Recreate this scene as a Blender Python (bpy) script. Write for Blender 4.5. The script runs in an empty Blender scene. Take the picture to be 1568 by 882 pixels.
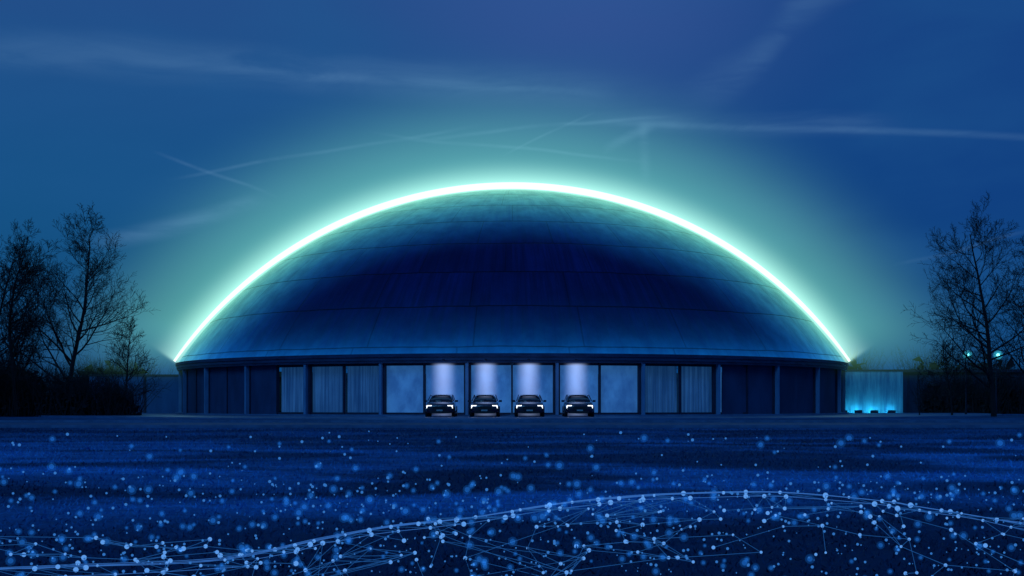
import bpy, bmesh, math, random
from mathutils import Vector, Matrix
random.seed(7)
S=bpy.context.scene
col=S.collection
R=26.7; H0=3.9; RS=32.2; ZC=-14.1; CAMY=-103.5; EYE=0.85

# ---------------- helpers ----------------
def new_obj(name, verts, faces, mat=None, parent=None, smooth=False, loc=(0,0,0)):
    me=bpy.data.meshes.new(name); me.from_pydata(verts,[],faces); me.update()
    if smooth:
        for p in me.polygons: p.use_smooth=True
    o=bpy.data.objects.new(name,me); col.objects.link(o); o.location=loc
    if mat: me.materials.append(mat)
    if parent: o.parent=parent
    return o
def empty(name,loc=(0,0,0),rot=0):
    e=bpy.data.objects.new(name,None); col.objects.link(e); e.location=loc; e.rotation_euler=(0,0,rot); e.empty_display_size=0.5
    return e
class NT:
    def __init__(s,tree): s.t=tree; s.t.nodes.clear()
    def n(s,typ,**kw):
        nd=s.t.nodes.new(typ)
        for k,v in kw.items(): setattr(nd,k,v)
        return nd
    def l(s,a,b): s.t.links.new(a,b)
    def m(s,op,a,b=None,c=None,clamp=False):
        nd=s.t.nodes.new('ShaderNodeMath'); nd.operation=op; nd.use_clamp=clamp
        for i,v in enumerate((a,b,c)):
            if v is None: continue
            if isinstance(v,(int,float)): nd.inputs[i].default_value=v
            else: s.l(v,nd.inputs[i])
        return nd.outputs[0]
    def vm(s,op,a,b=None):
        nd=s.t.nodes.new('ShaderNodeVectorMath'); nd.operation=op
        for i,v in enumerate((a,b)):
            if v is None: continue
            if isinstance(v,(tuple,list,Vector)): nd.inputs[i].default_value=tuple(v)
            else: s.l(v,nd.inputs[i])
        return nd.outputs['Value'] if op in('DOT_PRODUCT','LENGTH') else nd.outputs[0]
    def mix(s,f,a,b,blend='MIX'):
        nd=s.t.nodes.new('ShaderNodeMix'); nd.data_type='RGBA'; nd.blend_type=blend
        for i,v in ((0,f),(6,a),(7,b)):
            if isinstance(v,(int,float)): nd.inputs[i].default_value=v
            elif isinstance(v,(tuple,list)): nd.inputs[i].default_value=(*v[:3],1)
            else: s.l(v,nd.inputs[i])
        return nd.outputs[2]
    def rng(s,v,a,b,c=0,d=1,smooth=True):
        nd=s.t.nodes.new('ShaderNodeMapRange'); nd.interpolation_type='SMOOTHSTEP' if smooth else 'LINEAR'
        s.l(v,nd.inputs[0])
        for i,x in enumerate((a,b,c,d)): nd.inputs[i+1].default_value=x
        return nd.outputs[0]
    def noise(s,vec,scale,detail=4,rough=.55,dist=0,mp=None):
        if mp:
            m_=s.t.nodes.new('ShaderNodeMapping'); m_.inputs['Scale'].default_value=mp; s.l(vec,m_.inputs[0]); vec=m_.outputs[0]
        nd=s.t.nodes.new('ShaderNodeTexNoise'); nd.inputs['Scale'].default_value=scale; nd.inputs['Detail'].default_value=detail
        nd.inputs['Roughness'].default_value=rough; nd.inputs['Distortion'].default_value=dist
        s.l(vec,nd.inputs['Vector']); return nd.outputs[0]
def mat(name):
    m=bpy.data.materials.new(name); m.use_nodes=True; return m,NT(m.node_tree)
def surf(name,c1,c2,scale=3,rough=.8,bump=.2,mp=None,metal=0,emit=None,es=0,coat=0,detail=6):
    m,n=mat(name); tc=n.n('ShaderNodeTexCoord').outputs['Object']
    f=n.rng(n.noise(tc,scale,detail,.6,mp=mp),.3,.7)
    c=n.mix(f,c1,c2)
    b=n.n('ShaderNodeBsdfPrincipled'); n.l(c,b.inputs['Base Color']); b.inputs['Roughness'].default_value=rough; b.inputs['Metallic'].default_value=metal
    b.inputs['Coat Weight'].default_value=coat
    if bump:
        bp=n.n('ShaderNodeBump'); bp.inputs['Strength'].default_value=bump; bp.inputs['Distance'].default_value=.05
        n.l(n.noise(tc,scale*4,5,mp=mp),bp.inputs['Height']); n.l(bp.outputs[0],b.inputs['Normal'])
    if emit:
        n.l(n.mix(f,tuple(x*.55 for x in emit),emit),b.inputs['Emission Color']); b.inputs['Emission Strength'].default_value=es
    o=n.n('ShaderNodeOutputMaterial'); n.l(b.outputs[0],o.inputs[0]); return m
def emis(name,c,s):
    m,n=mat(name); e=n.n('ShaderNodeEmission'); e.inputs[0].default_value=(*c,1); e.inputs[1].default_value=s
    o=n.n('ShaderNodeOutputMaterial'); n.l(e.outputs[0],o.inputs[0]); return m
def additive(name,c,s):
    m,n=mat(name); e=n.n('ShaderNodeEmission'); e.inputs[0].default_value=(*c,1); e.inputs[1].default_value=s
    t=n.n('ShaderNodeBsdfTransparent'); a=n.n('ShaderNodeAddShader'); n.l(e.outputs[0],a.inputs[0]); n.l(t.outputs[0],a.inputs[1])
    o=n.n('ShaderNodeOutputMaterial'); n.l(a.outputs[0],o.inputs[0]); return m
def box(verts,faces,cx,cy,cz,sx,sy,sz,rot=0):
    b=len(verts); c,s=math.cos(rot),math.sin(rot)
    for dx in(-1,1):
        for dy in(-1,1):
            for dz in(-1,1):
                x=dx*sx/2; y=dy*sy/2
                verts.append((cx+x*c-y*s, cy+x*s+y*c, cz+dz*sz/2))
    for f in((0,1,3,2),(4,6,7,5),(0,4,5,1),(2,3,7,6),(0,2,6,4),(1,5,7,3)): faces.append(tuple(b+i for i in f))
def lathe(profile,n=240):
    v=[];f=[];m=len(profile)
    for i in range(n):
        a=2*math.pi*i/n
        for r,z in profile: v.append((r*math.sin(a),-r*math.cos(a),z))
    for i in range(n):
        j=(i+1)%n
        for k in range(m-1): f.append((i*m+k,j*m+k,j*m+k+1,i*m+k+1))
    return v,f
def tube(v,f,pts,rads,sides=5,cap=True):
    b=len(v); n=len(pts)
    for i in range(n):
        p=Vector(pts[i]); d=(Vector(pts[min(i+1,n-1)])-Vector(pts[max(i-1,0)]))
        if d.length<1e-6: d=Vector((0,0,1))
        d.normalize()
        u=d.cross(Vector((0.13,1,0.07)) if abs(d.y)<.9 else Vector((1,0.1,0))).normalized(); w=d.cross(u)
        for k in range(sides):
            a=2*math.pi*k/sides; q=p+(u*math.cos(a)+w*math.sin(a))*rads[i]; v.append(tuple(q))
    for i in range(n-1):
        for k in range(sides):
            k2=(k+1)%sides; f.append((b+i*sides+k,b+i*sides+k2,b+(i+1)*sides+k2,b+(i+1)*sides+k))
    if cap:
        f.append(tuple(b+k for k in reversed(range(sides)))); f.append(tuple(b+(n-1)*sides+k for k in range(sides)))

# ---------------- camera ----------------
cam=bpy.data.cameras.new('camera'); co=bpy.data.objects.new('camera',cam); col.objects.link(co)
co.location=(0,CAMY,EYE); co.rotation_euler=(math.radians(90),0,0); cam.sensor_width=36; cam.lens=44.1; cam.shift_y=0.113
cam.clip_start=.1; cam.clip_end=6000; S.camera=co
S.view_settings.view_transform='Standard'; S.view_settings.look='None'; S.view_settings.exposure=0

# ---------------- world ----------------
W=bpy.data.worlds.new('World'); S.world=W; W.use_nodes=True; n=NT(W.node_tree)
D=n.vm('NORMALIZE',n.n('ShaderNodeTexCoord').outputs['Generated'])
sep=n.n('ShaderNodeSeparateXYZ'); n.l(D,sep.inputs[0]); X,Y,Z=sep.outputs
rp=n.n('ShaderNodeValToRGB'); n.l(n.m('MAXIMUM',Z,0),rp.inputs[0]); cr=rp.color_ramp; cr.interpolation='B_SPLINE'
cr.elements[0].position=0; cr.elements[0].color=(.005,.034,.12,1)
cr.elements[1].position=1; cr.elements[1].color=(.012,.045,.18,1)
for p,c in((.06,(.006,.068,.185)),(.14,(.007,.085,.235)),(.22,(.010,.078,.24)),(.32,(.020,.076,.25)),(.5,(.015,.06,.24))):
    e=cr.elements.new(p); e.color=(*c,1)
base=rp.outputs[0]
base=n.mix(n.rng(X,-.05,.38,0,.75),base,(.004,.038,.205))
base=n.mix(n.m('MULTIPLY',n.rng(X,.05,.3,0,.6),n.rng(Z,.16,.05,0,1)),base,(.005,.072,.205))
vb=n.m('MULTIPLY',n.rng(n.m('ABSOLUTE',n.m('SUBTRACT',X,.06)),0,.22,1,0),n.rng(Z,.16,.32,0,.7))
base=n.mix(vb,base,(.036,.088,.30))
big=n.noise(D,3,4,.5,.4,mp=(1,1,3.5))
base=n.mix(n.rng(big,.35,.7,0,.4),base,(.015,.098,.28))
wob=n.n('ShaderNodeTexNoise'); wob.inputs['Scale'].default_value=5; wob.inputs['Detail'].default_value=2; n.l(D,wob.inputs['Vector'])
wv=n.vm('SUBTRACT',wob.outputs['Color'],(.5,.5,.5))
fine=n.rng(n.noise(D,11,5,.6,.6,mp=(1,1,5)),.24,.72,.15,1)
def dirv(px,py): return Vector((px-784,1921,618-py)).normalized()
def streak(p1,p2,w,amp,wobble,soft=True,off=.0):
    global base
    d1,d2=dirv(*p1),dirv(*p2); nn=d1.cross(d2).normalized(); mid=(d1+d2).normalized(); half=math.acos(max(-1,min(1,d1.dot(d2))))/2
    sc=n.n('ShaderNodeVectorMath',operation='SCALE'); n.l(wv,sc.inputs[0]); sc.inputs['Scale'].default_value=wobble
    dd=n.vm('ADD',D,sc.outputs[0])
    dist=n.m('ABSOLUTE',n.vm('DOT_PRODUCT',dd,nn))
    a=n.rng(dist,0,w,1,0)
    al=n.rng(n.vm('DOT_PRODUCT',D,mid),math.cos(half*1.25),math.cos(half*.6),0,1)
    f=n.m('MULTIPLY',n.m('MULTIPLY',a,al),amp*1.1)
    if soft: f=n.m('MULTIPLY',f,fine)
    base=n.mix(f,base,(.09,.22,.43))
streak((-100,70),(950,140),.022,.24,.03)
streak((250,100),(900,140),.005,.22,.03)
streak((940,188),(1650,212),.004,.26,.006)
streak((930,180),(1350,200),.012,.20,.03)
streak((1060,130),(1500,-60),.022,.20,.16)
streak((150,372),(400,318),.010,.36,.05)
streak((300,268),(700,196),.0022,.32,.012)
streak((250,236),(410,302),.0022,.26,.02)
streak((600,205),(960,245),.0022,.30,.02)
streak((780,235),(900,178),.0016,.24,.02)
streak((640,210),(1000,180),.0024,.30,.02)
streak((930,235),(1000,195),.006,.30,.05)
streak((986,190),(994,275),.006,.20,.02)
streak((1380,400),(1568,350),.0022,.13,.03)
sky=n.n('ShaderNodeTexSky',sky_type='NISHITA'); sky.sun_disc=False; sky.sun_elevation=math.radians(2); sky.sun_rotation=math.radians(200)
skc=n.mix(1.0,sky.outputs[0],(.05,.25,1.0),'MULTIPLY')
bg1=n.n('ShaderNodeBackground'); n.l(base,bg1.inputs[0]); bg1.inputs[1].default_value=1.0
bg2=n.n('ShaderNodeBackground'); n.l(skc,bg2.inputs[0]); bg2.inputs[1].default_value=.003
ad=n.n('ShaderNodeAddShader'); n.l(bg1.outputs[0],ad.inputs[0]); n.l(bg2.outputs[0],ad.inputs[1])
o=n.n('ShaderNodeOutputWorld'); n.l(ad.outputs[0],o.inputs[0])
L=bpy.data.lights.new('fill_sun','SUN'); L.energy=.7; L.angle=math.radians(25); L.color=(.10,.46,1)  # blue fill lamp added to brighten the ground, no visible source
lo=bpy.data.objects.new('fill_sun',L); col.objects.link(lo); lo.rotation_euler=(math.radians(48),0,math.radians(-20))

# ---------------- ground ----------------
def grassmat(name,gain,detail=True):
    m,n=mat(name); tc=n.n('ShaderNodeTexCoord').outputs['Object']
    s1=n.rng(n.noise(tc,1,3,.5,.8,mp=(.20,.30,1)),.38,.68)
    s0=n.rng(n.noise(tc,1,3,.5,.5,mp=(.06,.07,1)),.3,.7)
    s2=n.rng(n.noise(tc,1,6,.7,.2,mp=(2.6,3.0,1)),.3,.7)
    s3=n.rng(n.noise(tc,14,5,.75),.3,.7)
    g=gain
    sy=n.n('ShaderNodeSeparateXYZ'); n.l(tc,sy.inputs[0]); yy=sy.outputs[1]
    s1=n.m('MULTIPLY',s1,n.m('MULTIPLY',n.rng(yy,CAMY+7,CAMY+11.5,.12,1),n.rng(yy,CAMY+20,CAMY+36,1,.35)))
    c=n.mix(s0,(.006*g,.048*g,.12*g),(.010*g,.080*g,.19*g)); c=n.mix(s1,c,(.06*g,.34*g,.80*g))  # bands of blue glow and mist painted into the grass colour
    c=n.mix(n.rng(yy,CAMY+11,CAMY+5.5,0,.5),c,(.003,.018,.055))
    if detail:
        c=n.mix(n.m('MULTIPLY',s2,.5),c,(.005,.026,.07)); c=n.mix(n.m('MULTIPLY',s3,.4),c,(.003,.018,.05))
    b=n.n('ShaderNodeBsdfPrincipled'); n.l(c,b.inputs['Base Color']); b.inputs['Roughness'].default_value=.9; b.inputs['Specular IOR Level'].default_value=.15
    if detail:
        bp=n.n('ShaderNodeBump'); bp.inputs['Strength'].default_value=.7; bp.inputs['Distance'].default_value=.08; n.l(n.noise(tc,7,8,.75),bp.inputs['Height']); n.l(bp.outputs[0],b.inputs['Normal'])
    o=n.n('ShaderNodeOutputMaterial'); n.l(b.outputs[0],o.inputs[0]); return m
new_obj('ground',[(-2500,-400,0),(2500,-400,0),(2500,4500,0),(-2500,4500,0)],[(0,1,2,3)],grassmat('mist_painted_grass',1.1))
v=[];f=[]
for i in range(60000):
    d=4.5+38*(random.random()**1.4); x=(random.random()-.5)*d*.92
    y=CAMY+d; h=random.uniform(.010,.034)*(1+d*.02); a=random.random()*6.28; w=.004+d*.0004
    lx,ly=random.gauss(0,.02),random.gauss(0,.02); bb=len(v)
    v+= [(x-w*math.cos(a),y-w*math.sin(a),0),(x+w*math.cos(a),y+w*math.sin(a),0),(x+lx,y+ly,h)]; f.append((bb,bb+1,bb+2))
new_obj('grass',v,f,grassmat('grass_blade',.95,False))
M_asph=surf('asphalt',(.020,.050,.11),(.035,.09,.19),1.5,.7,.2,mp=(.3,1,1))
new_obj('road',[(-160,-59,.012),(160,-57,.012),(160,-47,.012),(-160,-49,.012)],[(0,1,2,3)],M_asph)
M_kerb=surf('kerb_stone',(.05,.11,.22),(.09,.18,.33),2,.8,.2)
v=[];f=[]
box(v,f,0,-59.1,.05,290,.22,.10); box(v,f,0,-46.6,.05,290,.2,.10)
new_obj('kerb',v,f,M_kerb)
M_pav=surf('paving',(.03,.08,.18),(.05,.13,.27),.8,.45,.15)
v,f=lathe([(20,.09),(R+11,.09),(R+11.02,.0)]); new_obj('pavement',v,f,M_pav)

# ---------------- building ----------------
B=empty('domed_hall')
m,n=mat('dome_cladding_painted_glow'); g=n.n('ShaderNodeTexCoord').outputs['Object']
sp=n.n('ShaderNodeSeparateXYZ'); n.l(g,sp.inputs[0]); x,y,z=sp.outputs
az=n.m('MULTIPLY',n.m('ARCTAN2',x,y),180/math.pi)
pol=n.m('MULTIPLY',n.m('ARCCOSINE',n.m('DIVIDE',n.m('SUBTRACT',z,ZC),RS)),180/math.pi)
wobn=n.m('MULTIPLY',n.m('SUBTRACT',n.noise(g,.25,3),.5),.5)
ringf=n.m('DIVIDE',n.m('ADD',n.m('ADD',pol,wobn),-1.0),6)
row=n.m('FLOOR',ringf)
rf=n.m('ABSOLUTE',n.m('SUBTRACT',n.m('FRACT',ringf),.5)); ring=n.rng(rf,.480,.495)
rown=n.n('ShaderNodeTexWhiteNoise',noise_dimensions='1D'); n.l(row,rown.inputs['W'])
azf=n.m('ADD',n.m('DIVIDE',n.m('ADD',az,n.m('MULTIPLY',wobn,.6)),15),rown.outputs[0])
af=n.m('ABSOLUTE',n.m('SUBTRACT',n.m('FRACT',azf),.5)); rad=n.m('MULTIPLY',n.rng(af,.489,.498),.55)
azb=n.m('ABSOLUTE',n.m('SUBTRACT',n.m('FRACT',n.m('DIVIDE',az,1.5)),.5)); brd=n.m('MULTIPLY',n.rng(azb,.46,.5),.15)
cv=n.n('ShaderNodeCombineXYZ'); n.l(n.m('MULTIPLY',az,.9),cv.inputs[0]); n.l(n.m('MULTIPLY',pol,.06),cv.inputs[1]); n.l(row,cv.inputs[2])
stk=n.rng(n.noise(cv.outputs[0],1,6,.7),.35,.7)
blot=n.rng(n.noise(g,.35,6,.65),.35,.7)
pn=n.n('ShaderNodeTexWhiteNoise',noise_dimensions='2D'); cv2=n.n('ShaderNodeCombineXYZ'); n.l(n.m('FLOOR',azf),cv2.inputs[0]); n.l(row,cv2.inputs[1]); n.l(cv2.outputs[0],pn.inputs['Vector'])
c=n.mix(stk,(.003,.008,.065),(.010,.022,.15)); c=n.mix(n.m('MULTIPLY',blot,.5),c,(.002,.006,.055)); c=n.mix(n.m('MULTIPLY',pn.outputs[0],.45),c,(.002,.005,.045))
seam=n.m('MAXIMUM',n.m('MAXIMUM',ring,rad),brd)
c=n.mix(n.m('MULTIPLY',seam,.85),c,(.001,.002,.010))
b=n.n('ShaderNodeBsdfPrincipled'); n.l(c,b.inputs['Base Color']); b.inputs['Roughness'].default_value=.65; b.inputs['Specular IOR Level'].default_value=.06
bp=n.n('ShaderNodeBump'); bp.inputs['Strength'].default_value=.5; bp.inputs['Distance'].default_value=.08
n.l(n.m('SUBTRACT',n.m('MULTIPLY',stk,.3),seam),bp.inputs['Height']); n.l(bp.outputs[0],b.inputs['Normal'])
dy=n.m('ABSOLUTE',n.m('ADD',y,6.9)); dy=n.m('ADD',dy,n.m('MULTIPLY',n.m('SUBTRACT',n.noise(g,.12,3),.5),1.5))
rp=n.n('ShaderNodeValToRGB'); n.l(n.m('DIVIDE',dy,13.2),rp.inputs[0]); cr=rp.color_ramp; cr.interpolation='B_SPLINE'  # arch light painted into the cladding as emission, fading away from the arch
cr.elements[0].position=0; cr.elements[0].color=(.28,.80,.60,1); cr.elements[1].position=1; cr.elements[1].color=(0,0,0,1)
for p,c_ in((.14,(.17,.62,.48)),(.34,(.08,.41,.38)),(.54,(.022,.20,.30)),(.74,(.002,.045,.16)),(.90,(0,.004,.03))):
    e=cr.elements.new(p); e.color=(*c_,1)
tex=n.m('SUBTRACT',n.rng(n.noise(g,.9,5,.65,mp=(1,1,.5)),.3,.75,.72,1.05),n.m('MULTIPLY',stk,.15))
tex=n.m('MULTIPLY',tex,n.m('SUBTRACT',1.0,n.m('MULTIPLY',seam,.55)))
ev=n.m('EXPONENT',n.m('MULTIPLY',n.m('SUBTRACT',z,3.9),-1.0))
eav=n.mix(ev,(0,0,0),(.002,.085,.33))  # blue eaves glow painted on the dome foot, no lamp there
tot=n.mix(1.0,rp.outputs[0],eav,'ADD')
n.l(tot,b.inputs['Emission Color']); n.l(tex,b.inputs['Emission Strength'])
o=n.n('ShaderNodeOutputMaterial'); n.l(b.outputs[0],o.inputs[0]); M_dome=m
phi0=math.asin(R/RS)
prof=[(RS*math.sin(phi0*k/60)+1e-4,ZC+RS*math.cos(phi0*k/60)) for k in range(61)]
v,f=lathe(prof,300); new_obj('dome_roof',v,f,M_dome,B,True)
M_dark=surf('dark_trim',(.006,.012,.035),(.012,.022,.06),3,.7,.1)
M_corn=surf('cornice_metal',(.012,.030,.08),(.025,.06,.15),1.2,.5,.1,mp=(1,1,4))
v,f=lathe([(R-1.6,3.38),(R-.02,3.38),(R-.02,3.52),(R+.05,3.53),(R+.05,3.72),(R+.12,3.74),(R+.14,3.93),(R+.08,3.95),(R-.2,3.95)]); new_obj('cornice',v,f,M_corn,B)
v,f=lathe([(R-.015,3.44),(R+.005,3.44),(R+.005,3.47),(R-.015,3.47)]); new_obj('cornice_drip',v,f,M_corn,B)
def arc_panel(v,f,a0,a1,r,z0,z1,fold=0,nf=10,seg=6,amp=.06):
    N=seg if not fold else nf*6; b0=len(v)
    for i in range(N+1):
        t=i/N; a=math.radians(a0+(a1-a0)*t); rr=r+(amp*math.sin(t*nf*2*math.pi+.8*math.sin(t*9)) if fold else 0)
        for k,zz in enumerate((z0,z1)):
            v.append((rr*math.sin(a),-rr*math.cos(a),zz))
    for i in range(N): f.append((b0+2*i,b0+2*i+2,b0+2*i+3,b0+2*i+1))
ZB=.18; ZT=3.38
def panel_mat(name,lo,hi,es,mp,scale=1.2,coat=.3):
    m,n=mat(name); tc=n.n('ShaderNodeTexCoord').outputs['Object']
    a=n.rng(n.noise(tc,scale,5,.6,mp=mp),.3,.7); b2=n.rng(n.noise(tc,.5,3),.35,.65)
    c=n.mix(a,lo,hi); c=n.mix(n.m('MULTIPLY',b2,.4),c,lo)
    b=n.n('ShaderNodeBsdfPrincipled'); n.l(c,b.inputs['Base Color']); b.inputs['Roughness'].default_value=.55; b.inputs['Coat Weight'].default_value=coat; b.inputs['Coat Roughness'].default_value=.15
    n.l(c,b.inputs['Emission Color']); b.inputs['Emission Strength'].default_value=es  # emission painted on the cloth in place of light from inside
    o=n.n('ShaderNodeOutputMaterial'); n.l(b.outputs[0],o.inputs[0]); return m
M_scr=panel_mat('blind_painted_backlight',(.018,.090,.27),(.036,.165,.42),.64,(1,1,.6))
M_cur=panel_mat('curtain_painted_backlight',(.006,.045,.15),(.028,.13,.32),.40,(6,6,.15),1.2,0)
M_wall=surf('concrete_wall',(.008,.032,.095),(.020,.062,.16),.8,.8,.2,mp=(1,1,.4))
vs=[];fs=[];vc=[];fc=[];vw=[];fw=[];vl=[];fl=[]
for k in range(-30,30):
    a0,a1=6*k,6*(k+1)
    if -3<=k<=2: arc_panel(vs,fs,a0+.1,a1-.1,R-.75,ZB,ZT)
    elif k in(-6,-5,-4,3,4): arc_panel(vc,fc,a0+.1,a1-.1,R-.85,ZB,ZT,1,11,amp=.05)
    elif k==5:
        arc_panel(vl,fl,a0+.1,a0+1.2,R-.55,ZB,ZT); arc_panel(vw,fw,a0+1.2,a1,R-.5,.0,ZT)
    else: arc_panel(vw,fw,a0,a1,R-(.40 if k%2 else .47),.0,ZT)
new_obj('blinds',vs,fs,M_scr,B); new_obj('curtains',vc,fc,M_cur,B,True); new_obj('wall_panels',vw,fw,M_wall,B); new_obj('light_panel',vl,fl,M_scr,B)
vp=[];fp=[];vm_=[];fm_=[];vt=[];ft=[]
for k in range(-15,15):
    a=math.radians(12*k+6); sx,sy=math.sin(a),-math.cos(a)
    box(vp,fp,(R-.33)*sx,(R-.33)*sy,1.74,.17,.5,3.28,a)
    for s_ in(-.15,.15):
        box(vt,ft,(R-.48)*sx+s_*math.cos(a),(R-.48)*sy+s_*math.sin(a),1.74,.12,.3,3.27,a)
    a=math.radians(12*k); sx,sy=math.sin(a),-math.cos(a)
    box(vm_,fm_,(R-.53)*sx,(R-.53)*sy,1.74,.11,.22,3.26,a)
M_post=surf('post_paint',(.09,.19,.35),(.13,.27,.46),1.5,.5,.1,mp=(1,1,.5))
new_obj('posts',vp,fp,M_post,B); new_obj('mullions',vm_,fm_,M_dark,B); new_obj('post_reveals',vt,ft,M_dark,B)
v=[];f=[]
for a0 in range(-36,36,6):
    for (zz,hh) in((.23,.14),(3.30,.15)):
        aa=math.radians(a0+3); w=R*math.radians(6)-.19
        box(v,f,(R-.58)*math.sin(aa),-(R-.58)*math.cos(aa),zz,w,.12,hh,aa)
new_obj('window_rails',v,f,M_dark,B)
v,f=lathe([(R-1.2,.17),(R+.15,.17),(R+.16,.05)]); new_obj('plinth',v,f,M_kerb,B)

def wall(name,x0,x1,y,h,t,mt,n_but=0):
    e=empty(name,((x0+x1)/2,y,0)); v=[];f=[]; w=x1-x0
    box(v,f,0,0,h/2,w,t,h); new_obj('wall_body',v,f,mt,e)
    v=[];f=[]
    box(v,f,0,0,h+.07,w+.1,t+.14,.14)
    for i in range(n_but): box(v,f,-w/2+(i+.5)*w/n_but,-t/2-.06,h/2,.18,.12,h-.01)
    new_obj('coping_and_piers',v,f,M_dark,e); return e
wall('concrete_wall',-34.5,-25.4,-1,3.1,.3,surf('wing_left',(.012,.06,.16),(.03,.12,.28),.5,.8,.3,mp=(1,1,.3)),3)
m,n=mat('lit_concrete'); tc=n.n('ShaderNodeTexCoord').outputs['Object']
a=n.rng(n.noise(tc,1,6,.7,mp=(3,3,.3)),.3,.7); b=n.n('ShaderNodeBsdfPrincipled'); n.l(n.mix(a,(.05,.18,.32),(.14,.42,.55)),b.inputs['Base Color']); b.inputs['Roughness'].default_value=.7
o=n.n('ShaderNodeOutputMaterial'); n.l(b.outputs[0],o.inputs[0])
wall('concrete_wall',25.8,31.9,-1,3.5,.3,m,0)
v=[];f=[]
for x in(26.9,28.1,29.4,30.8): box(v,f,x,-1.62,.16,.5,.14,.10)
e=empty('wall_washer_light'); new_obj('washer_lens',v,f,emis('washer',(.06,.62,.85),38),e)
v=[];f=[]
for x in(26.9,28.1,29.4,30.8): box(v,f,x,-1.74,.17,.64,.06,.32)
new_obj('washer_shield',v,f,M_dark,e)
M_shed=surf('shed_wall',(.006,.022,.06),(.015,.045,.11),.6,.8,.3,mp=(1,1,.3))
e=empty('low_outbuilding',(43,6,0)); v=[];f=[]
box(v,f,0,0,1.75,21,7,3.5); new_obj('walls',v,f,M_shed,e)
v=[];f=[]; box(v,f,0,0,3.62,21.6,7.6,.24); new_obj('roof_slab',v,f,M_dark,e)
v=[];f=[]
for i in range(8): box(v,f,-9.5+i*2.7,-3.55,1.7,.16,.1,3.3)
box(v,f,-4.2,-3.56,1.1,1.0,.08,2.1); new_obj('piers_and_door',v,f,M_dark,e)

# ---------------- arch with glow ----------------
A=empty('glowing_arch',(0,-6.9,ZC))
RA=math.sqrt(RS*RS-6.9**2)+.30
th=math.asin(25.82/RA)
pts=[];rd=[]
for i in range(161):
    t=-th-.010+(2*th+.020)*i/160; pts.append((RA*math.sin(t),0,RA*math.cos(t)))
    q=min(1,abs(t)/th); rd.append(.25*(1-q**3*.62))
v=[];f=[]; tube(v,f,pts,rd,14)
new_obj('light_tube',v,f,emis('light_tube',(.84,1.0,.94),1.0),A,True)
def glowmesh(rad,tmax,sides=16,seg=64):
    pts=[(RA*math.sin(-tmax+2*tmax*i/seg),0,RA*math.cos(-tmax+2*tmax*i/seg)) for i in range(seg+1)]
    v=[];f=[]; tube(v,f,pts,[rad]*(seg+1),sides); return v,f
def glowmat(name,s,amp,colr,edge,inner,z0,z1,step):
    m,n=mat(name); tc=n.n('ShaderNodeTexCoord').outputs['Object']; sp=n.n('ShaderNodeSeparateXYZ'); n.l(tc,sp.inputs[0]); x,y,z=sp.outputs
    r=n.m('SQRT',n.m('ADD',n.m('MULTIPLY',x,x),n.m('MULTIPLY',z,z))); dr=n.m('SUBTRACT',r,RA)
    dr=n.m('MAXIMUM',dr,n.m('MULTIPLY',dr,-inner))
    d=n.m('SQRT',n.m('ADD',n.m('MULTIPLY',dr,dr),n.m('MULTIPLY',y,y)))
    e=n.m('EXPONENT',n.m('MULTIPLY',d,-1/s)); e=n.m('MULTIPLY',e,n.rng(d,edge*.4,edge,1,0)); e=n.m('MULTIPLY',e,n.rng(z,z0,z1))
    em=n.n('ShaderNodeEmission'); em.inputs[0].default_value=(*colr,1); n.l(n.m('MULTIPLY',e,amp),em.inputs[1])
    o=n.n('ShaderNodeOutputMaterial'); n.l(em.outputs[0],o.inputs['Volume']); m.cycles.volume_step_rate=step; return m
v,f=glowmesh(12,th+.25); new_obj('glow_haze',v,f,glowmat('glow_haze',3.6,.058,(.28,.95,.56),11.6,1.0,16.5,21.5,.8),A)
v,f=glowmesh(3.0,th+.01,12,96); new_obj('glow_core',v,f,glowmat('glow_core',.62,.56,(.58,1,.80),2.9,1.0,16.8,18.3,.18),A)

# ---------------- cars ----------------
M_paint=surf('car_paint',(.012,.010,.028),(.018,.014,.04),2,.25,0,metal=.3,coat=1)
M_glass=surf('car_glass',(.006,.007,.012),(.01,.012,.02),1,.06,0,coat=1)
M_tyre=surf('tyre_rubber',(.01,.01,.012),(.02,.02,.022),9,.9,.2)
M_rim=surf('alloy',(.3,.32,.36),(.4,.42,.46),5,.35,0,metal=1)
M_grl=surf('grille_plastic',(.006,.006,.008),(.012,.012,.015),20,.4,.2)
M_hl=emis('headlamp',(.85,.93,1),3); M_plate=surf('plate',(.3,.3,.32),(.4,.4,.42),8,.5,0)
def loft(st,mt,name,parent):
    v=[];f=[];n_=len(st[0])
    for s_ in st: v+=s_
    for i in range(len(st)-1):
        for k in range(n_):
            k2=(k+1)%n_; f.append((i*n_+k,i*n_+k2,(i+1)*n_+k2,(i+1)*n_+k))
    f.append(tuple(range(n_))[::-1]); f.append(tuple((len(st)-1)*n_+k for k in range(n_)))
    o=new_obj(name,v,f,mt,parent,True); md=o.modifiers.new('s','SUBSURF'); md.levels=md.render_levels=1; return o
def sec(y,w,zb,zs,zt,wt):
    h=[(w*.88,zb),(w,zb+.12),(w*1.0,(zb+zs)/2),(w*.97,zs),(wt,zt-.03),(wt*.55,zt)]
    return [(a,y,b_) for a,b_ in h]+[(-a,y,b_) for a,b_ in reversed(h)]
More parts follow.
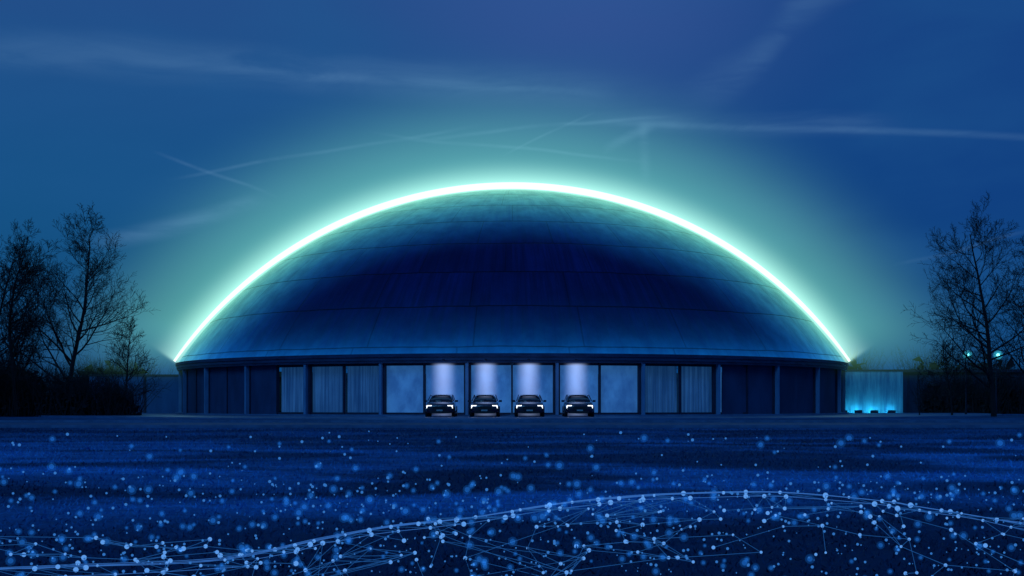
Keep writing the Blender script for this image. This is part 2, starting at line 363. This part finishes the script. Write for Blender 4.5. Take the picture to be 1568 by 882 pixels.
def car(x,y,rot):
    e=empty('parked_car',(x,y,.09),rot); e.scale=(.90,.90,.90)
    loft([sec(-2.32,.70,.34,.62,.70,.5),sec(-2.25,.84,.24,.70,.80,.62),sec(-2.0,.92,.20,.78,.88,.70),sec(-1.5,.95,.20,.84,.96,.74),sec(-.9,.95,.20,.90,1.03,.80),
          sec(0,.95,.20,.93,1.02,.84),sec(1.2,.95,.20,.95,1.03,.84),sec(1.9,.94,.24,.97,1.05,.80),sec(2.25,.88,.30,.95,1.02,.74),sec(2.34,.78,.40,.85,.92,.6)],M_paint,'body',e)
    def cs(y,w,z,wt): return [(w,y,.92),(w*.97,y,1.02),(wt+.03,y,z-.06),(wt*.8,y,z),(-wt*.8,y,z),(-wt-.03,y,z-.06),(-w*.97,y,1.02),(-w,y,.92)]
    loft([cs(-1.0,.80,1.04,.76),cs(-.62,.83,1.22,.70),cs(-.2,.84,1.40,.64),cs(.2,.84,1.45,.63),cs(1.0,.84,1.44,.63),cs(1.6,.82,1.30,.62),cs(2.05,.78,1.06,.70)],M_glass,'greenhouse',e)
    v=[];f=[]
    rf=[(-.18,1.43,.58),(.2,1.475,.60),(.9,1.47,.60),(1.35,1.41,.58)]
    for yy,zz,ww in rf: v+=[(-ww,yy,zz-.02),(-ww*.6,yy,zz+.012),(ww*.6,yy,zz+.012),(ww,yy,zz-.02)]
    for i in range(3):
        for k in range(3): f.append((i*4+k,i*4+k+1,i*4+k+5,i*4+k+4))
    new_obj('roof',v,f,M_paint,e,True)
    v=[];f=[]
    for s_ in(-1,1):
        tube(v,f,[(s_*.84,-1.0,1.03),(s_*.70,-.2,1.42)],[.035,.035],5)
        tube(v,f,[(s_*.70,-.2,1.42),(s_*.70,1.1,1.44),(s_*.80,2.0,1.05)],[.03]*3,5)
    new_obj('pillars',v,f,M_paint,e)
    v=[];f=[];vr=[];fr=[]
    for s_ in(-1,1):
        for yy in(-1.42,1.42):
            pr=[];N=20
            for a in range(N):
                t=2*math.pi*a/N
                for (xx,rr) in((-.11,.28),(-.11,.32),(-.08,.345),(.08,.345),(.11,.32),(.11,.28)): pr.append((s_*.86+xx,yy+rr*math.cos(t),.345-.0+rr*math.sin(t)))
            b0=len(v); v+=pr
            for a in range(N):
                for k in range(5): f.append((b0+a*6+k,b0+a*6+k+1,b0+((a+1)%N)*6+k+1,b0+((a+1)%N)*6+k))
            tube(vr,fr,[(s_*.82,yy,.345),(s_*.955,yy,.345)],[.07,.07],10)
            for q in range(5):
                t=q*2*math.pi/5; tube(vr,fr,[(s_*.945,yy,.345),(s_*.945,yy+.28*math.cos(t),.345+.28*math.sin(t))],[.03,.025],4)
    new_obj('tyres',v,f,M_tyre,e,True); new_obj('rims',vr,fr,M_rim,e)
    v=[];f=[]
    for s_ in(-1,1):
        box(v,f,s_*.66,-2.24,.72,.30,.10,.045,s_*.22); box(v,f,s_*.80,-2.17,.63,.05,.10,.18,s_*.3)
    new_obj('headlamps',v,f,M_hl,e)
    v=[];f=[]; box(v,f,0,-2.335,.56,.86,.05,.22); box(v,f,0,-2.30,.30,1.2,.08,.12)
    for i in range(-4,5): box(v,f,i*.1,-2.365,.56,.015,.02,.2)
    new_obj('grille',v,f,M_grl,e)
    v=[];f=[]; box(v,f,0,-2.375,.42,.40,.015,.10); new_obj('number_plate',v,f,M_plate,e)
    v=[];f=[]
    for s_ in(-1,1):
        box(v,f,s_*1.02,-.72,1.02,.18,.10,.13,s_*.2); box(v,f,s_*.93,-.72,.97,.12,.05,.04)
    new_obj('mirrors',v,f,M_paint,e)
    v=[];f=[]
    for s_ in(-1,1): box(v,f,s_*.945,0,.25,.04,2.1,.09)
    tube(v,f,[(-.5,-1.02,1.05),(.1,-.86,1.13)],[.012,.012],4); tube(v,f,[(0,-1.03,1.05),(.55,-.88,1.12)],[.012,.012],4)
    new_obj('sills_and_wipers',v,f,M_grl,e)
beamxs=[]
for x in(-4.19,-1.60,1.02,3.92):
    car(x,CAMY+74.6,0); beamxs.append(x)

# ---------------- downlights + beams ----------------
m,n=mat('light_beam'); tc=n.n('ShaderNodeTexCoord').outputs['Object']; sp=n.n('ShaderNodeSeparateXYZ'); n.l(tc,sp.inputs[0]); x,y,z=sp.outputs
r=n.m('SQRT',n.m('ADD',n.m('MULTIPLY',x,x),n.m('MULTIPLY',y,y)))
wd=n.rng(z,-3.3,0,1.02,.92,False); q=n.m('DIVIDE',r,wd); e=n.m('EXPONENT',n.m('MULTIPLY',n.m('MULTIPLY',q,q),-3.2)); e=n.m('MULTIPLY',e,n.rng(z,-3.3,-.1,.22,.74,False)); e=n.m('MULTIPLY',e,n.rng(q,.6,1,1,0)); e=n.m('MULTIPLY',e,n.rng(z,-.04,-.22,0,1))
em=n.n('ShaderNodeEmission'); em.inputs[0].default_value=(.42,.56,1,1); n.l(n.m('MULTIPLY',e,1.05),em.inputs[1])
o=n.n('ShaderNodeOutputMaterial'); n.l(em.outputs[0],o.inputs['Volume']); m.cycles.volume_step_rate=.6; M_beam=m
for x in beamxs:
    yy=-math.sqrt((R+.0)**2-x*x)-.50
    e=empty('downlight',(x,yy,3.42))
    v=[];f=[]; tube(v,f,[(0,0,-3.3),(0,0,.0)],[1.03,.93],20); new_obj('beam',v,f,M_beam,e)
    v=[];f=[]; tube(v,f,[(0,.1,.06),(0,.1,.16)],[.08,.08],14); tube(v,f,[(0,.1,.12),(0,.6,.12)],[.03,.03],6); new_obj('housing',v,f,M_dark,e)
    sl=bpy.data.lights.new('downlight_lamp','SPOT'); sl.energy=110; sl.spot_size=math.radians(46); sl.spot_blend=1; sl.color=(.55,.70,1); sl.shadow_soft_size=.03
    so=bpy.data.objects.new('lamp',sl); col.objects.link(so); so.parent=e; so.location=(0,-.1,.02)

# ---------------- trees ----------------
M_bark=surf('bark',(.004,.004,.008),(.010,.008,.012),6,.95,.3)
def bare_tree(name,x,y,h,seed,spread=1.0,lean=0,levels=4,nc=(24,9,6,4)):
    rnd=random.Random(seed); v=[];f=[]
    def br(p,d,L,r,lv):
        nseg=(10,7,5,4,3)[lv]; pts=[p.copy()]; rr=[r]; dd=d.copy(); cur=p.copy(); dirs=[dd.copy()]
        for i in range(nseg):
            j=(.05,.11,.13,.15,.16)[lv]
            dd=(dd+Vector((rnd.gauss(0,j),rnd.gauss(0,j),rnd.gauss(0,j*.6)+(.06 if lv else .02)))).normalized()
            cur=cur+dd*(L/nseg); pts.append(cur.copy()); rr.append(max(.0075,r*(1-.85*(i+1)/nseg))); dirs.append(dd.copy())
        tube(v,f,pts,rr,(7,5,4,3,3)[lv],False)
        if lv>=levels: return
        for c_ in range(nc[lv]):
            t=(.14+.86*(c_+rnd.random())/nc[0]) if lv==0 else (.15+.85*(c_+rnd.random())/nc[lv]); t=min(t,.999); i=min(nseg-1,int(t*nseg)); fr=t*nseg-i
            q=pts[i].lerp(pts[i+1],fr); ang=rnd.uniform(.6,1.1)*(spread if lv==0 else .9); az=rnd.uniform(0,6.283)
            d0=dirs[i+1]; u=d0.orthogonal().normalized(); w=d0.cross(u)
            nd=(d0*math.cos(ang)+(u*math.cos(az)+w*math.sin(az))*math.sin(ang)).normalized()
            ll=L*(rnd.uniform(.38,.56)*(1.12-.80*t) if lv==0 else rnd.uniform(.42,.62)*(1-.3*t))
            br(q,nd,ll,max(.011,rr[i]*(.5 if lv==0 else .55)),lv+1)
    br(Vector((0,0,-.05)),Vector((lean,0,1)).normalized(),h*.97,h*.015,0)
    return new_obj(name,v,f,M_bark,None,False,(x,y,0))
bare_tree('bare_tree',-29.2,-21.0,12.6,3,1.0)
bare_tree('bare_tree',-32.4,-21.5,11.6,12,1.0)
bare_tree('bare_tree',-26.0,-19.5,6.2,21,1.2,.05,levels=3)
bare_tree('bare_tree',-34.8,-20.5,11,31,1.1)
bare_tree('bare_tree',31.7,-21.0,12.8,44,1.15,.0)
bare_tree('bare_tree',35.0,-20.0,11.2,51,1.1)
bare_tree('bare_tree',27.3,-19.5,3.0,61,1.2,levels=3,nc=(9,5,4,3))
bare_tree('bare_tree',29.3,-20.0,5.0,71,1.2,levels=3)
def shrubs(name,cl,seed,nleaf=220,leaf=.16):
    rnd=random.Random(seed); v=[];f=[]
    for (x,y,w,h) in cl:
        for i in range(int(nleaf*w*h/4)):
            t=rnd.random(); a=rnd.random()*6.28; rr=math.sqrt(rnd.random())*w/2*(1-.5*t*t); px_=x+rr*math.cos(a); py_=y+rr*math.sin(a)*.8
            pz=h*t*(.75+.25*math.sin(px_*2.3+seed)+rnd.gauss(0,.07)); s_=leaf*rnd.uniform(.5,1.3); b0=len(v)
            for q in range(4): v.append((px_+rnd.gauss(0,s_),py_+rnd.gauss(0,s_),max(0.01,pz+rnd.gauss(0,s_))))
            f.append((b0,b0+1,b0+2)); f.append((b0+1,b0+2,b0+3))
        for i in range(int(50*w)):
            a=rnd.random()*6.28; rr=rnd.random()*w/2; p=Vector((x+rr*math.cos(a),y+rr*math.sin(a),0)); d=Vector((rnd.gauss(0,.3),rnd.gauss(0,.3),1)); hh=h*rnd.uniform(.7,1.35)
            m1=p+d*hh*.55; tube(v,f,[p,m1,p+d*hh+Vector((rnd.gauss(0,.2),0,0))],[.03,.016,.006],3,False)
            for q in range(3):
                e1=m1.lerp(p+d*hh,rnd.random()*.8); tube(v,f,[e1,e1+Vector((rnd.gauss(0,.4),rnd.gauss(0,.4),rnd.uniform(.1,.6)))],[.012,.005],3,False)
    return new_obj(name,v,f,M_bush)
M_bush=surf('shrub_foliage',(.004,.005,.009),(.008,.010,.018),1.2,.9,0)
shrubs('shrub_thicket',[(-38.5+i*1.45+random.uniform(-.3,.3),-21+random.uniform(-1,1),2.8,random.uniform(2.9,4.2)*(1-.05*i)) for i in range(10)],5,150,.13)
shrubs('hedge',[(35.5+i*2.0,.8+random.uniform(-1,1),3.0,random.uniform(2.0,3.4)) for i in range(6)],9)
shrubs('distant_trees',[(s_*(48+i*6),60+random.uniform(-10,30),9,random.uniform(4,7)) for i in range(14) for s_ in(-1,1)],15,30,.5)

M_sl=emis('street_lamp_glow',(.15,.85,.95),4); M_slh=additive('street_lamp_halo',(.05,.6,.7),.16)
for x in(33.0,35.2):
    e=empty('street_lamp',(x,-12.3,0)); e.scale=(.88,.88,.88)
    v=[];f=[]; tube(v,f,[(0,0,0),(0,0,5.0)],[.07,.045],8); tube(v,f,[(0,0,4.95),(0,-.35,5.05)],[.035,.03],6); tube(v,f,[(0,0,0),(0,0,.5)],[.11,.10],8); new_obj('pole',v,f,M_dark,e)
    for nm,rr,mm in(('bulb',.13,M_sl),('halo',.24,M_slh),('outer_halo',.38,M_slh)):
        me=bpy.data.meshes.new(nm); bm=bmesh.new(); bmesh.ops.create_icosphere(bm,subdivisions=2,radius=rr); bm.to_mesh(me); bm.free(); me.materials.append(mm)
        ob=bpy.data.objects.new(nm,me); col.objects.link(ob); ob.parent=e; ob.location=(0,-.4,4.98)

# ---------------- light network on the field ----------------
NW=empty('light_network')
def ico(s=1):
    bm=bmesh.new(); bmesh.ops.create_icosphere(bm,subdivisions=s,radius=1); vv=[tuple(a.co) for a in bm.verts]; ff=[tuple(q.index for q in p.verts) for p in bm.faces]; bm.free(); return vv,ff
IC=ico(2)
def ball(v,f,p,r):
    b0=len(v)
    for a in IC[0]: v.append((p[0]+a[0]*r,p[1]+a[1]*r,p[2]+a[2]*r))
    for q in IC[1]: f.append(tuple(b0+i for i in q))
ctrl=[(-2.9,5.5),(-2.1,5.75),(-1.41,6.0),(-1.07,6.9),(-.71,7.7),(-.27,8.23),(.24,9.2),(.77,9.9),(1.34,10.37),(2.22,10.6),(2.79,9.8),(2.98,9.0),(3.18,7.8),(3.3,6.6)]
def curve(t):
    t=max(0,min(.9999,t))*(len(ctrl)-1); i=int(t); u=t-i
    P=[ctrl[max(0,min(len(ctrl)-1,i+k))] for k in(-1,0,1,2)]
    return tuple(.5*((2*P[1][k])+(-P[0][k]+P[2][k])*u+(2*P[0][k]-5*P[1][k]+4*P[2][k]-P[3][k])*u*u+(-P[0][k]+3*P[1][k]-3*P[2][k]+P[3][k])*u**3) for k in(0,1))
rows=[]
rn=random.Random(4)
NC=40
offs=[0,.30,.8,1.5,2.3,3.1,3.9]
for r_ in range(7):
    row=[]
    off=offs[r_]
    for i in range(NC):
        t=(i+rn.uniform(-.35,.35)+.5*(r_%2))/NC; x,d=curve(t); j=.03 if r_<2 else .17
        dd=d-off*(.55+.45*min(1,d/10)) + rn.gauss(0,j); xx=x*(dd/d)**.6+rn.gauss(0,j)
        row.append((xx,CAMY+dd,.10+.05*math.sin(t*14+r_)*(r_>1)-.01*r_) if dd>4 else None)
    rows.append(row)
vd=[];fd=[];vln=[];fln=[];vh=[];fh=[];vl2=[];fl2=[]
for r_,row in enumerate(rows):
    for i,p in enumerate(row):
        if not p: continue
        d=p[1]-CAMY; ball(vd,fd,p,d*(.0019 if r_<2 else .0015)*rn.uniform(.55,1.2))
        if i+1<NC and row[i+1] and (r_<2 or rn.random()<.40): tube(vln if r_<2 else vl2,fln if r_<2 else fl2,[p,row[i+1]],[d*.00026]*2,3,False)
        if r_+1<len(rows):
            for k in(0,1,-1):
                if 0<=i+k<NC and rows[r_+1][i+k] and rn.random()<(.9,.5,.35)[(0,1,-1).index(k)]*(1 if r_<2 else .6): tube(vl2,fl2,[p,rows[r_+1][i+k]],[d*.00021]*2,3,False)
for off in(0,.06,.13):
    pts=[];rr=[]
    for i in range(161):
        x,d=curve(i/160); d+=off*(.4+.6*math.sin(i*.05)**2); pts.append((x,CAMY+d,.10)); rr.append(d*.00028)
    tube(vln,fln,pts,rr,3,False)
web=[]
for i in range(46):
    d=rn.uniform(5.6,7.1); x=-.42*d+rn.random()*(.42*d-.45-.08*d)
    web.append(Vector((x,CAMY+d,.09+rn.uniform(-.02,.03))))
for i,p in enumerate(web):
    ball(vd,fd,p,(p.y-CAMY)*.0019*rn.uniform(.6,1.2))
    for q in sorted(web,key=lambda a:(a-p).length)[1:4]: tube(vl2,fl2,[p,q],[(p.y-CAMY)*.00024]*2,3,False)
new_obj('nodes',vd,fd,emis('node_light',(.13,.40,1.0),.8),NW)
new_obj('links',vln,fln,emis('link_light',(.05,.22,.75),.6),NW)
new_obj('cross_links',vl2,fl2,emis('cross_link_light',(.02,.14,.50),.55),NW)
vo=[];fo=[];vo2=[];fo2=[]
for i in range(1300):
    q=rn.random(); py_=rn.uniform(662,890) if q<.38 else rn.uniform(735,890)
    d=(EYE-.08)*1921/(py_-618); x=rn.uniform(-.43,.43)*d
    z=.08+rn.uniform(-.03,.06)
    if rn.random()<.30:
        r=d*.0026*rn.uniform(.5,1.25); ball(vo,fo,(x,CAMY+d,z),r*.7); ball(vh,fh,(x,CAMY+d,z),r*1.25)
    else: ball(vo2,fo2,(x,CAMY+d,z),d*.0009*rn.uniform(.4,1.4))
new_obj('orb_cores',vo,fo,additive('orb_core',(.015,.16,.62),.16),NW,True)
new_obj('orb_halos',vh,fh,additive('orb_halo',(.010,.13,.55),.08),NW,True)
new_obj('sparks',vo2,fo2,emis('spark_light',(.05,.27,.85),.6),NW)
